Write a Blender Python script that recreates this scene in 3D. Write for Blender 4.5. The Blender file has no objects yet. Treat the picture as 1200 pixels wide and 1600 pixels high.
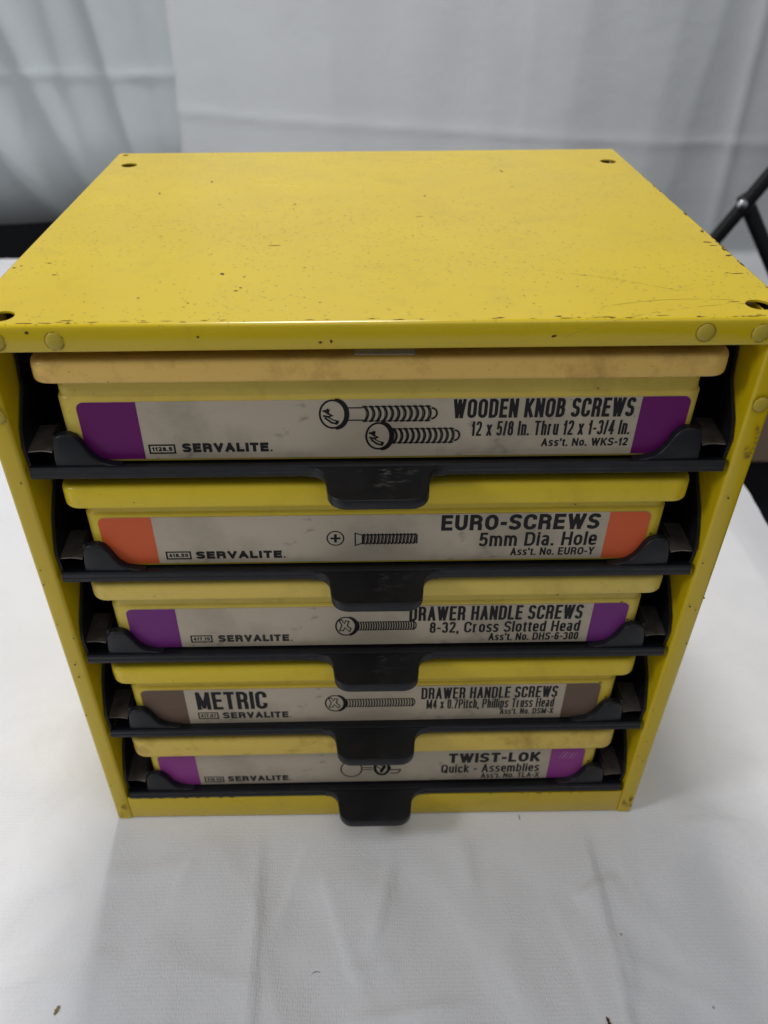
import bpy, bmesh, math, random
from mathutils import Vector, Matrix, noise

random.seed(7)
scene = bpy.context.scene
col = scene.collection

# ------------------------------------------------------------------ camera
cam_d = bpy.data.cameras.new("camera")
cam = bpy.data.objects.new("camera", cam_d)
col.objects.link(cam)
cam.location = (-0.01209, -0.34747, 0.56470)
cam.rotation_mode = 'XYZ'
cam.rotation_euler = (0.936288, 0.006152, -0.011328)
cam_d.sensor_fit = 'HORIZONTAL'
cam_d.sensor_width = 36.0
cam_d.lens = 36.97
cam_d.shift_x = 0.0311
cam_d.shift_y = -0.0212
cam_d.clip_start = 0.01
cam_d.clip_end = 60.0
cam_d.dof.use_dof = True
cam_d.dof.focus_distance = 0.44
cam_d.dof.aperture_fstop = 12.0
scene.camera = cam

# ------------------------------------------------------------------ world and lamps
world = bpy.data.worlds.new("World")
scene.world = world
world.use_nodes = True
bg = world.node_tree.nodes["Background"]
bg.inputs[0].default_value = (0.89, 0.945, 1.0, 1)
bg.inputs[1].default_value = 0.235


def lamp(name, loc, target, size, energy, color, size_y=None):
    d = bpy.data.lights.new(name, 'AREA')
    d.energy = energy
    d.color = color
    d.size = size
    if size_y:
        d.shape = 'RECTANGLE'
        d.size_y = size_y
    o = bpy.data.objects.new(name, d)
    col.objects.link(o)
    o.location = loc
    o.rotation_euler = (Vector(target) - Vector(loc)).to_track_quat('-Z', 'Y').to_euler()
    return o


lamp("ceiling_lamp", (-0.13, 1.02, 2.0), (0.0, 0.1, 0.0), 0.36, 26.0, (1.0, 0.98, 0.95), 0.36)
lamp("side_lamp", (-1.25, -0.40, 1.05), (0.0, 0.0, 0.05), 0.30, 6.3, (0.95, 0.97, 1.0), 0.30)
lamp("overhead_fill", (0.3, -0.75, 2.5), (0.0, 0.15, 0.0), 1.6, 10.5, (1.0, 0.965, 0.92), 1.6)  # broad unseen fill, added to lift the shaded cloth from above

scene.view_settings.view_transform = 'Standard'
scene.view_settings.look = 'None'
scene.view_settings.gamma = 1.0
scene.view_settings.use_curve_mapping = False
scene.view_settings.exposure = -0.06


# ------------------------------------------------------------------ material helpers
class NT:
    def __init__(self, name):
        self.m = bpy.data.materials.new(name)
        self.m.use_nodes = True
        self.t = self.m.node_tree
        self.b = self.t.nodes["Principled BSDF"]
        self.tc = self.n('ShaderNodeTexCoord')

    def n(self, kind, **kw):
        x = self.t.nodes.new(kind)
        for k, v in kw.items():
            setattr(x, k, v)
        return x

    def l(self, a, b):
        self.t.links.new(a, b)

    def co(self, scale=(1, 1, 1)):
        mp = self.n('ShaderNodeMapping')
        self.l(self.tc.outputs['Object'], mp.inputs[0])
        mp.inputs['Scale'].default_value = scale
        return mp.outputs[0]

    def noise(self, scale, detail=3, rough=0.55, stretch=(1, 1, 1)):
        x = self.n('ShaderNodeTexNoise')
        x.inputs['Scale'].default_value = scale
        x.inputs['Detail'].default_value = detail
        x.inputs['Roughness'].default_value = rough
        self.l(self.co(stretch), x.inputs['Vector'])
        return x.outputs[0]

    def ramp(self, src, lo, hi, a=0.0, b=1.0):
        x = self.n('ShaderNodeMapRange')
        x.inputs['From Min'].default_value = lo
        x.inputs['From Max'].default_value = hi
        x.inputs['To Min'].default_value = a
        x.inputs['To Max'].default_value = b
        self.l(src, x.inputs['Value'])
        return x.outputs[0]

    def math(self, op, a, b=None):
        x = self.n('ShaderNodeMath', operation=op)
        for i, v in enumerate((a, b)):
            if v is None:
                continue
            if isinstance(v, (int, float)):
                x.inputs[i].default_value = v
            else:
                self.l(v, x.inputs[i])
        return x.outputs[0]

    def mix(self, fac, a, b):
        x = self.n('ShaderNodeMix', data_type='RGBA')
        if isinstance(fac, (int, float)):
            x.inputs['Factor'].default_value = fac
        else:
            self.l(fac, x.inputs['Factor'])
        for key, v in (('A', a), ('B', b)):
            s = [i for i in x.inputs if i.name == key and i.type == 'RGBA'][0]
            if isinstance(v, tuple):
                s.default_value = (*v[:3], 1)
            else:
                self.l(v, s)
        return [o for o in x.outputs if o.type == 'RGBA'][0]

    def specks(self, scale, size, gate_scale, g0, g1, stretch=(1, 1, 1)):
        v = self.n('ShaderNodeTexVoronoi')
        v.inputs['Scale'].default_value = scale
        self.l(self.co(stretch), v.inputs['Vector'])
        sep = self.n('ShaderNodeSeparateColor')
        self.l(v.outputs['Color'], sep.inputs[0])
        r = self.math('MULTIPLY', self.math('POWER', sep.outputs[0], 5.0), size)
        hit = self.math('LESS_THAN', v.outputs['Distance'], r)
        gate = self.ramp(self.noise(gate_scale, 2), g0, g1)
        return self.math('MULTIPLY', hit, self.math('GREATER_THAN', gate, sep.outputs[1]))

    def bump(self, h, strength, dist):
        b = self.n('ShaderNodeBump')
        b.inputs['Strength'].default_value = strength
        b.inputs['Distance'].default_value = dist
        self.l(h, b.inputs['Height'])
        self.l(b.outputs[0], self.b.inputs['Normal'])

    def set(self, color=None, rough=None, metal=None, spec=None):
        if color is not None:
            if isinstance(color, tuple):
                self.b.inputs['Base Color'].default_value = (*color[:3], 1)
            else:
                self.l(color, self.b.inputs['Base Color'])
        if rough is not None:
            if isinstance(rough, (int, float)):
                self.b.inputs['Roughness'].default_value = rough
            else:
                self.l(rough, self.b.inputs['Roughness'])
        if metal is not None:
            self.b.inputs['Metallic'].default_value = metal
        if spec is not None:
            self.b.inputs['Specular IOR Level'].default_value = spec


def yellow_paint(name, base=(0.665, 0.488, 0.005), heavy=True):
    n = NT(name)
    tone = n.mix(n.ramp(n.noise(9, 4, 0.6), 0.35, 0.7), base, (base[0] * .95, base[1] * .93, base[2] * 1.2 + .002))
    grime = n.math('MULTIPLY', n.ramp(n.noise(38, 6, 0.7), 0.55, 0.8), 0.22)
    c = n.mix(grime, tone, (0.26, 0.19, 0.035))
    if heavy:
        geo = n.n('ShaderNodeNewGeometry')
        sep = n.n('ShaderNodeSeparateXYZ')
        n.l(geo.outputs['Normal'], sep.inputs[0])
        flat_top = n.ramp(sep.outputs[2], 0.5, 0.9, 0.12, 1.0)      # settled dirt lies on the level face
        s1 = n.specks(380, 0.34, 10, 0.36, 0.74, (1, 1.25, 1))
        s2 = n.specks(140, 0.13, 7, 0.42, 0.85)
        s3 = n.specks(620, 0.55, 12, 0.32, 0.66)
        c = n.mix(n.math('MULTIPLY', n.math('MULTIPLY', s3, flat_top), 0.55), c, (0.24, 0.19, 0.03))
        c = n.mix(n.math('MULTIPLY', n.math('MULTIPLY', s1, flat_top), 0.62), c, (0.16, 0.12, 0.025))
        c = n.mix(n.math('MULTIPLY', s2, 0.9), c, (0.05, 0.035, 0.015))
    n.set(c, n.ramp(n.noise(26, 4), 0.3, 0.75, 0.16, 0.30), 0.0, 0.5)
    mul = n.ramp(n.noise(3.2, 3), 0.35, 0.7, 0.0, 0.0022)
    n.bump(n.math('ADD', mul, n.math('MULTIPLY', n.noise(420, 2), 0.00004)), 0.5, 1.0)
    return n.m


def plastic(name, base, dirt=0.35, rough=0.38):
    n = NT(name)
    d = tuple(c * f for c, f in zip(base, (0.46, 0.35, 0.30)))
    c = n.mix(n.math('MULTIPLY', n.ramp(n.noise(30, 6, 0.72), 0.48, 0.74), dirt), base, d)
    c = n.mix(n.ramp(n.noise(6, 2), 0.4, 0.75, 0, .25), c, tuple(v * .86 for v in base))
    s = n.specks(150, 0.2, 20, 0.42, 0.8)
    c = n.mix(n.math('MULTIPLY', s, 0.75), c, (0.09, 0.05, 0.02))
    s2 = n.specks(420, 0.3, 16, 0.42, 0.8)
    c = n.mix(n.math('MULTIPLY', s2, 0.4 * min(1, dirt * 2)), c, (0.2, 0.12, 0.03))
    n.set(c, n.ramp(n.noise(45, 4), 0.3, 0.75, rough - .12, rough + .08), 0, 0.35)
    n.bump(n.noise(160, 3), 0.08, 0.0006)
    n.b.inputs['Subsurface Weight'].default_value = 0.0
    return n.m


def black_plastic(name, worn=0.0):
    n = NT(name)
    base = (0.0058, 0.0065, 0.0095)
    dust = n.math('MULTIPLY', n.ramp(n.noise(60, 6, 0.7), 0.5, 0.85), 0.35)
    c = n.mix(dust, base, (0.030, 0.030, 0.033))
    if worn:
        sc = n.ramp(n.noise(70, 5, 0.75, (1, 3.2, 1)), 0.58, 0.66)
        sep = n.n('ShaderNodeSeparateXYZ')
        n.l(n.tc.outputs['Object'], sep.inputs[0])
        mx = n.ramp(n.math('ABSOLUTE', sep.outputs[0]), 0.006, 0.024, 1, 0)
        my = n.ramp(sep.outputs[1], -0.019, -0.006, 0, 1)
        k = n.math('MULTIPLY', n.math('MULTIPLY', sc, mx), n.math('MULTIPLY', my, worn))
        c = n.mix(k, c, (0.17, 0.155, 0.14))
    scr = n.math('MULTIPLY', n.ramp(n.noise(46, 6, 0.75, (1, 6, 6)), 0.64, 0.72), 0.45)
    c = n.mix(scr, c, (0.055, 0.053, 0.055))
    n.set(c, n.ramp(n.noise(90, 4), 0.3, 0.8, 0.32, 0.55), 0, 0.36)
    n.bump(n.noise(900, 2), 0.12, 0.0004)
    return n.m


def paper(name, base, smudge):
    n = NT(name)
    k = n.math('MULTIPLY', n.ramp(n.noise(26, 6, 0.65), 0.46, 0.78), smudge)
    c = n.mix(k, base, tuple(b * .58 for b in base))
    k2 = n.math('MULTIPLY', n.ramp(n.noise(75, 3, 0.5, (1, 1, 1.6)), 0.66, 0.8), smudge * 1.1)
    c = n.mix(k2, c, (0.14, 0.12, 0.11))
    s = n.specks(170, 0.13, 18, 0.42, 0.8)
    c = n.mix(n.math('MULTIPLY', s, 0.6), c, (0.07, 0.055, 0.045))
    n.set(c, 0.42, 0, 0.28)
    return n.m


def flat(name, base, rough=0.45, var=0.25):
    n = NT(name)
    c = n.mix(n.math('MULTIPLY', n.ramp(n.noise(55, 5, 0.65), 0.4, 0.8), var), base, tuple(min(1, b * 1.6 + .015) for b in base))
    n.set(c, rough, 0, 0.22)
    return n.m


M = {}
M['yellow'] = yellow_paint("yellow_enamel")
M['yellow_side'] = yellow_paint("yellow_enamel_frame", (0.63, 0.452, 0.005), False)
M['rivet'] = plastic("painted_rivet", (0.52, 0.40, 0.05), 0.5, 0.32)
M['ring_dirt'] = flat("ring_dirt", (0.33, 0.23, 0.01), 0.7, 0.4)
M['rust_faint'] = flat("faint_rust", (0.30, 0.19, 0.03), 0.6, 0.4)
M['chip'] = flat("bare_rust", (0.055, 0.030, 0.014), 0.7, 0.5)
M['black'] = black_plastic("black_plastic")
M['black_worn'] = black_plastic("black_plastic_worn", 0.9)
M['black_rub'] = black_plastic("black_plastic_rubbed", 0.35)
M['ink'] = flat("black_ink", (0.012, 0.012, 0.014), 0.5, 0.1)
M['ink_soft'] = flat("grey_ink", (0.035, 0.033, 0.033), 0.5, 0.2)
n = NT("slide_metal")
n.set(n.mix(n.ramp(n.noise(80, 4), .35, .75), (0.27, 0.24, 0.22), (0.12, 0.10, 0.092)), n.ramp(n.noise(60, 3), .3, .7, .32, .5), 0.75, 0.5)
M['metal'] = n.m
n = NT("bright_metal")
n.set((0.75, 0.75, 0.77), 0.28, 1.0)
M['bright'] = n.m
n = NT("black_tube")
n.set((0.008, 0.008, 0.010), 0.38, 0, 0.4)
M['tube'] = n.m


def cloth_mat(name, base, pattern):
    n = NT(name)
    c = n.mix(n.ramp(n.noise(4.5, 4), 0.35, 0.7), base, tuple(b * .95 for b in base))
    c = n.mix(n.math('MULTIPLY', n.specks(42, 0.05, 6, 0.45, 0.85), 0.6), c, (0.25, 0.2, 0.15))
    n.set(c, 0.85, 0, 0.2)
    if pattern:
        v = n.n('ShaderNodeTexVoronoi')
        v.inputs['Scale'].default_value = 480
        v.inputs['Randomness'].default_value = 0.35
        n.l(n.co((1.25, 0.8, 1)), v.inputs['Vector'])
        h = n.math('ADD', n.ramp(v.outputs['Distance'], 0.1, 0.6), n.math('MULTIPLY', n.noise(700, 2), 0.5))
        n.bump(h, 0.36, 0.0008)
    else:
        n.b.inputs['Sheen Weight'].default_value = 0.25
        n.set(None, 0.6, 0, 0.3)
        n.bump(n.math('ADD', n.noise(14, 4, 0.55), n.math('MULTIPLY', n.noise(60, 4, 0.6), 0.25)), 0.22, 0.008)
    return n.m


M['cloth'] = cloth_mat("white_nonwoven", (0.82, 0.82, 0.85), True)
M['sheet'] = cloth_mat("grey_white_sheet", (0.62, 0.645, 0.675), False)
M['sheet_blue'] = cloth_mat("pale_blue_sheet", (0.50, 0.545, 0.575), False)
M['carpet'] = flat("dark_carpet", (0.010, 0.011, 0.016), 0.95, 0.3)
M['wall'] = flat("dark_wall", (0.03, 0.03, 0.034), 0.9, 0.2)
M['cardboard'] = flat("tan_board", (0.66, 0.46, 0.33), 0.8, 0.12)
M['tabletop'] = flat("grey_tabletop", (0.25, 0.25, 0.25), 0.6, 0.1)


# ------------------------------------------------------------------ object helpers
def link(name, me, parent=None, mat=None, smooth=None):
    o = bpy.data.objects.new(name, me)
    col.objects.link(o)
    if parent is not None:
        o.parent = parent
    if mat is not None:
        for m in (mat if isinstance(mat, (list, tuple)) else [mat]):
            me.materials.append(m)
    if smooth:
        me.polygons.foreach_set("use_smooth", [True] * len(me.polygons))
        me.set_sharp_from_angle(angle=math.radians(smooth))
    return o


def from_bm(name, bm, parent=None, mat=None, smooth=35, recalc=True):
    if recalc:
        bmesh.ops.recalc_face_normals(bm, faces=bm.faces)
    me = bpy.data.meshes.new(name)
    bm.to_mesh(me)
    bm.free()
    return link(name, me, parent, mat, smooth)


def empty(name, loc, label, cat, group=None):
    o = bpy.data.objects.new(name, None)
    col.objects.link(o)
    o.empty_display_size = 0.03
    o.location = loc
    tag(o, label, cat, group)
    return o


def tag(o, label, cat, group=None):
    o['label'] = label
    o['category'] = cat
    if group:
        o['group'] = group


def add_box(bm, x0, x1, y0, y1, z0, z1, bevel=0.0, seg=2):
    r = bmesh.ops.create_cube(bm, size=1.0)
    vs = r['verts']
    for v in vs:
        v.co = Vector(((x0 + x1) / 2 + v.co.x * (x1 - x0), (y0 + y1) / 2 + v.co.y * (y1 - y0), (z0 + z1) / 2 + v.co.z * (z1 - z0)))
    if bevel:
        es = list({e for v in vs for e in v.link_edges})
        bmesh.ops.bevel(bm, geom=es, offset=bevel, segments=seg, profile=0.5, affect='EDGES')


def add_prism(bm, pts, axis, a, b):
    """closed polygon extruded along an axis; pts are the two other coordinates in order"""
    def mk(u, v, w):
        return {'x': (w, u, v), 'y': (u, w, v), 'z': (u, v, w)}[axis]
    lo = [bm.verts.new(mk(u, v, a)) for u, v in pts]
    hi = [bm.verts.new(mk(u, v, b)) for u, v in pts]
    n_ = len(pts)
    bm.faces.new(lo)
    bm.faces.new(list(reversed(hi)))
    for i in range(n_):
        j = (i + 1) % n_
        bm.faces.new((lo[i], hi[i], hi[j], lo[j]))


def rrect(x0, x1, y0, y1, r, seg=7):
    pts = []
    for cx, cy, a0 in ((x1 - r, y1 - r, 0), (x0 + r, y1 - r, 90), (x0 + r, y0 + r, 180), (x1 - r, y0 + r, 270)):
        for i in range(seg + 1):
            a = math.radians(a0 + 90 * i / seg)
            pts.append((cx + r * math.cos(a), cy + r * math.sin(a)))
    return pts


def loft(bm, x0, x1, y0, y1, r, layers, cap0=True, cap1=True):
    loops = []
    for inset, z in layers:
        rr = max(r - inset, 0.0012)
        loops.append([bm.verts.new((x, y, z)) for x, y in rrect(x0 + inset, x1 - inset, y0 + inset, y1 - inset, rr)])
    for a, b in zip(loops, loops[1:]):
        for i in range(len(a)):
            j = (i + 1) % len(a)
            bm.faces.new((a[i], a[j], b[j], b[i]))
    if cap0:
        bm.faces.new(list(reversed(loops[0])))
    if cap1:
        bm.faces.new(loops[-1])


def add_tube(bm, p0, p1, r, seg=14):
    p0, p1 = Vector(p0), Vector(p1)
    d = (p1 - p0)
    q = d.to_track_quat('Z', 'Y')
    rings = []
    for p in (p0, p1):
        rings.append([bm.verts.new(p + q @ Vector((r * math.cos(2 * math.pi * i / seg), r * math.sin(2 * math.pi * i / seg), 0))) for i in range(seg)])
    for i in range(seg):
        j = (i + 1) % seg
        bm.faces.new((rings[0][i], rings[0][j], rings[1][j], rings[1][i]))
    bm.faces.new(list(reversed(rings[0])))
    bm.faces.new(rings[1])


def blob(bm, cx, cy, z, rx, ry, rot=0.0, mat_index=0, seg=9, jag=0.45, plane='z'):
    vs = []
    for i in range(seg):
        a = 2 * math.pi * i / seg
        k = 1 + random.uniform(-jag, jag)
        u, v = rx * k * math.cos(a), ry * k * math.sin(a)
        x = cx + u * math.cos(rot) - v * math.sin(rot)
        y = cy + u * math.sin(rot) + v * math.cos(rot)
        vs.append(bm.verts.new((x, y, z) if plane == 'z' else (x, z, y)))
    f = bm.faces.new(vs if plane == 'z' else vs)
    f.material_index = mat_index
    return f


# ================================================================== the setting
FLOOR = -0.74
bm = bmesh.new()
add_box(bm, -4, 4, -3, 5, FLOOR - 0.05, FLOOR)
f = from_bm("floor", bm, None, M['carpet'], None)
f['kind'] = 'structure'
bm = bmesh.new()
add_box(bm, -4, 4, 2.6, 2.7, FLOOR, 2.4)
w = from_bm("wall", bm, None, M['wall'], None)
w['kind'] = 'structure'

# table under the cloth
TX = 0.414
table = empty("folding_table", (0, 0.4, FLOOR), "long table hidden under the white cloth that carries the yellow cabinet", "table")
bm = bmesh.new()
add_box(bm, -1.15, TX - 0.006, -1.05, 0.84, -FLOOR - 0.035, -FLOOR - 0.006, 0.004)
from_bm("tabletop", bm, table, M['tabletop'])
for lx in (-1.05, TX - 0.1):
    for ly in (-0.9, 0.7):
        bm = bmesh.new()
        add_tube(bm, (lx, ly, 0), (lx, ly, -FLOOR - 0.035), 0.014)
        from_bm("leg", bm, table, M['tube'])


# ------------------------------------------------------------------ cloth on the table
def axis(points):
    out = []
    for (a, b, step) in points:
        k = max(1, int(round((b - a) / step)))
        out += [a + (b - a) * i / k for i in range(k)]
    out.append(points[-1][1])
    return out


def seg_dist(px, py, a, b):
    ax, ay, bx, by = a[0], a[1], b[0], b[1]
    dx, dy = bx - ax, by - ay
    L2 = dx * dx + dy * dy
    t = ((px - ax) * dx + (py - ay) * dy) / L2
    tc = min(1, max(0, t))
    ex, ey = px - (ax + tc * dx), py - (ay + tc * dy)
    d = math.hypot(ex, ey)
    side = dx * (py - ay) - dy * (px - ax)
    return d, (1 if side > 0 else -1), t


FOLDS = [  # from, to, ridge height, width, kind (0 ridge, 1 step)
    ((-0.088, 0.02), (-0.076, -0.30), 0.0016, 0.006, 1),
    ((0.160, 0.04), (0.155, -0.34), 0.0018, 0.006, 1),
    ((0.21, 0.0), (0.235, -0.2), 0.0016, 0.022, 0),
    ((-0.13, -0.02), (-0.155, -0.2), 0.0016, 0.03, 0),
    ((-0.02, -0.05), (0.06, -0.17), 0.0014, 0.02, 0),
    ((0.02, -0.02), (0.10, -0.14), 0.0012, 0.015, 0),
    ((-0.06, -0.11), (0.03, -0.06), 0.0014, 0.018, 0),
    ((0.21, 0.05), (0.30, -0.06), 0.0022, 0.02, 0),
    ((0.24, -0.02), (0.42, -0.05), 0.0018, 0.02, 0),
    ((-0.21, -0.01), (-0.31, -0.12), 0.0018, 0.02, 0),
    ((-0.22, 0.03), (-0.4, 0.05), 0.0016, 0.02, 0),
    ((-0.23, 0.12), (-0.36, 0.02), 0.0016, 0.015, 0),
    ((-0.10, -0.05), (-0.10, -0.13), 0.0010, 0.02, 0),
]


_r = random.Random(21)
for _i in range(34):      # short crumple lines left from folding
    _x, _y = _r.uniform(-0.36, 0.36), _r.uniform(-0.30, 0.06)
    _a = _r.choice((_r.uniform(-.5, .5), _r.uniform(1.1, 2.0)))
    _l = _r.uniform(0.03, 0.11)
    FOLDS.append(((_x, _y), (_x + _l * math.cos(_a), _y + _l * math.sin(_a)), _r.uniform(0.0006, 0.0015), _r.uniform(0.004, 0.009), _r.choice((0, 1))))


def _short(a, b):
    return math.hypot(a[0] - b[0], a[1] - b[1]) < 0.13 and a[1] < 0.06


def cloth_z(x, y):
    h = 0.0055 * noise.noise(Vector((x * 5.0, y * 5.0, 0.3))) + 0.0030 * noise.noise(Vector((x * 15, y * 12, 2.1)))
    h += 0.0011 * noise.noise(Vector((x * 38, y * 30, 5.1)))
    h += 0.0022 * (1 - abs(noise.noise(Vector((x * 9 + y * 3, y * 8 - x * 2, 8.3)))) * 2) ** 3
    for a, b, amp, wd, kind in FOLDS:
        d, s, t = seg_dist(x, y, a, b)
        if d > wd * 12:
            continue
        if _short(a, b):
            fade = max(0.0, min(1.0, min(t + .1, 1.1 - t) / .35))
            amp = amp * fade * fade * (3 - 2 * fade)
        if kind == 0:
            h += 1.7 * amp * math.exp(-(d / wd) ** 2)
        else:
            h += 1.7 * amp * math.exp(-d / (wd * (.45 if s > 0 else 3.2))) * 1.25 * (1 if 0 <= t <= 1 else math.exp(-(d / wd)))
    # pressed flat under the cabinet
    ox = max(abs(x) - 0.203, 0)
    oy = max(-0.001 - y, y - 0.34, 0)
    o = math.hypot(ox, oy)
    k = min(1.0, o / 0.05)
    k = k * k * (3 - 2 * k)
    return h * k - 0.0006


xs = axis([(-1.17, -0.5, 0.02), (-0.5, -0.3, 0.006), (-0.3, 0.3, 0.003), (0.3, TX, 0.004)])
ys = axis([(-0.66, -0.26, 0.02), (-0.26, 0.04, 0.003), (0.04, 0.55, 0.006), (0.55, 1.25, 0.02)])
drop = [0.006, 0.014, 0.024, 0.036, 0.05, 0.064, 0.078, 0.09]
bm = bmesh.new()
rows = []
for y in ys:
    r = [bm.verts.new((x, y, cloth_z(x, y))) for x in xs]
    ze = cloth_z(TX, y)
    hem = 0.080 + 0.010 * (0.4 - y) + 0.008 * noise.noise(Vector((y * 7, 3, 0))) + 0.002 * noise.noise(Vector((y * 60, 9, 0)))
    for s in drop:
        s2 = s / drop[-1] * hem
        wav = 0.010 * noise.noise(Vector((y * 9, 1.5, 0))) * s2 / 0.09
        r.append(bm.verts.new((TX + 0.0045 * (1 - math.exp(-s2 / 0.008)) + 0.86 * s2 + wav, y, ze - 0.40 * s2 + 0.002 * (1 - math.exp(-s2 / 0.008)) - 0.002)))
    rows.append(r)
for a, b in zip(rows, rows[1:]):
    for i in range(len(a) - 1):
        bm.faces.new((a[i], a[i + 1], b[i + 1], b[i]))
cl = from_bm("tablecloth", bm, None, M['cloth'], 60)
tag(cl, "creased white nonwoven cloth spread over the table under the yellow cabinet", "tablecloth")

# ------------------------------------------------------------------ hanging sheets behind
V_FOLDS = [(-0.056, -0.041, 1.0, 0.006, 0.012), (0.342, 0.342, 0.8, 0.006, 0.016), (0.778, 0.78, 1.2, 0.014, 0.016),
           (0.26, 0.27, 1, 0.004, 0.05), (0.62, 0.60, 1, 0.005, 0.04), (0.70, 0.67, 1, 0.005, 0.02), (0.05, 0.06, 1, 0.004, 0.06), (0.44, 0.42, 1, 0.006, 0.07)]


def lineval(z, at_top, at_low):
    return at_low + (at_top - at_low) * (z - 0.18) / 0.25


bm = bmesh.new()
rows = []
xs = axis([(-0.40, 1.25, 0.010)])
zs = axis([(-0.15, -0.1, 0.01), (-0.1, 0.62, 0.008), (0.62, 1.3, 0.04)])
for z in zs:
    r = []
    for x in xs:
        y = 1.40 + 0.020 * noise.noise(Vector((x * 2.6, z * 0.8, 0))) + 0.006 * noise.noise(Vector((x * 9, z * 2.2, 4)))
        for top, low, sgn, amp, wd in V_FOLDS:
            d = x - lineval(z, top, low)
            if abs(d) < wd * 5:
                y -= amp * math.exp(-abs(d) / wd) * sgn * 0.55
        hz = 0.218 - 0.075 * x + 0.03 * x * x
        y -= 0.0032 * math.exp(-abs(z - hz) / 0.010)
        if z < -0.055:
            y -= (-0.055 - z) * 1.3
        # nearly straight left border, folded back
        if x < -0.362:
            y += (-0.362 - x) * 0.8
        r.append(bm.verts.new((x, y, z)))
    rows.append(r)
for a, b in zip(rows, rows[1:]):
    for i in range(len(a) - 1):
        bm.faces.new((a[i], a[i + 1], b[i + 1], b[i]))
s1 = from_bm("backdrop_sheet", bm, None, M['sheet'], 60)
tag(s1, "wide grey white sheet with fold creases hanging behind the yellow cabinet", "backdrop sheet")

L_FOLDS = [(-0.495, -0.452, 0.018, 0.016), (-0.66, -0.585, 0.018, 0.022), (-0.57, -0.545, 0.012, 0.02), (-0.80, -0.70, 0.03, 0.03), (-0.43, -0.41, -0.008, 0.02)]
bm = bmesh.new()
rows = []
xs = axis([(-1.25, -0.358, 0.008)])
zs = axis([(0.010, 0.62, 0.008), (0.62, 1.3, 0.04)])
for z in zs:
    r = []
    for x in xs:
        xe = x
        y = 1.372 + 0.02 * noise.noise(Vector((x * 4, z * 1.2, 7))) - 0.35 * (max(0, -0.55 - x)) * 0.4
        for top, low, amp, wd in L_FOLDS:
            d = x - lineval(z, top, low)
            if abs(d) < wd * 4:
                y -= amp * math.exp(-(d / wd) ** 2)
        hz = 0.318 + 0.085 * (x + 0.5) * -1 * 0.5
        y -= 0.006 * math.exp(-abs(z - hz) / 0.008)
        u = max(0.0, 0.22 - z)
        y += 2.6 * u * u
        y += 0.026 * math.exp(-(-0.358 - x) / 0.03)
        # slanted free edge
        xe = x + (x + 1.25) / 0.892 * (0.012 * (0.3 - z) * -1)
        r.append(bm.verts.new((xe, y, z + 0.006 * noise.noise(Vector((x * 6, 0, 1))))))
    rows.append(r)
for a, b in zip(rows, rows[1:]):
    for i in range(len(a) - 1):
        bm.faces.new((a[i], a[i + 1], b[i + 1], b[i]))
s2 = from_bm("side_sheet", bm, None, M['sheet_blue'], 60)
tag(s2, "pale blue grey sheet with soft upright folds at the left, ending above a dark gap", "hanging sheet")

# ------------------------------------------------------------------ folding stand and box at the right
st = empty("folding_stand", (0.70, 1.20, FLOOR), "black crossed metal stand with a silver rivet beyond the cabinet's right rear corner", "stand")


def flat_bar(bm, a, b, wid, dep):
    a, b = Vector(a), Vector(b)
    d = (b - a).normalized()
    side = d.cross(Vector((0, 1, 0))).normalized()
    vs = []
    for p in (a, b):
        for sx, sy in ((-1, -1), (1, -1), (1, 1), (-1, 1)):
            vs.append(bm.verts.new(p + side * sx * wid / 2 + Vector((0, sy * dep / 2, 0))))
    for i in range(4):
        j = (i + 1) % 4
        bm.faces.new((vs[i], vs[j], vs[4 + j], vs[4 + i]))
    bm.faces.new(vs[3::-1])
    bm.faces.new(vs[4:])
    bmesh.ops.bevel(bm, geom=list(bm.edges), offset=wid * .3, segments=3, profile=.5, affect='EDGES')


STAND_A, STAND_B = (-0.2170, 0.0000, 0.4161), (0.1979, 0.0000, 1.1092)
STAND_C, STAND_D = (0.0440, 0.0200, 0.8653), (0.6501, 0.0200, 0.0100)
STAND_R = (0.0333, -0.0120, 0.8544)
bm = bmesh.new()
flat_bar(bm, STAND_A, STAND_B, 0.027, 0.020)
from_bm("crossbar", bm, st, M['tube'], 40)
bm = bmesh.new()
flat_bar(bm, STAND_C, STAND_D, 0.030, 0.018)
from_bm("leg", bm, st, M['tube'], 40)
bm = bmesh.new()
flat_bar(bm, Vector(STAND_A) + Vector((0, 0.021, 0.02)), (STAND_A[0] - 0.02, 0.021, 0.01), 0.030, 0.020)
from_bm("leg", bm, st, M['tube'], 40)
bm = bmesh.new()
bmesh.ops.create_uvsphere(bm, u_segments=20, v_segments=12, radius=0.0098)
for v in bm.verts:
    v.co.y *= 0.55
    v.co += Vector(STAND_R)
from_bm("rivet", bm, st, M['bright'], 60)

bx = empty("storage_box", (1.35, 1.80, FLOOR), "plain tan box standing on the dark floor right of the table", "box")
bm = bmesh.new()
add_box(bm, -0.36, 0.45, -0.23, 0.3, 0.0, 0.42, 0.004)
from_bm("carton", bm, bx, M['cardboard'])

# ================================================================== yellow cabinet
H, D, HW = 0.4108, 0.3319, 0.200
cab = empty("drawer_cabinet", (0, 0, 0), "yellow painted metal cabinet with five open bays standing on the white cloth", "cabinet")

# top panel: plate with round holes, front lip and side lips
LIPY = -0.0016


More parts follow.
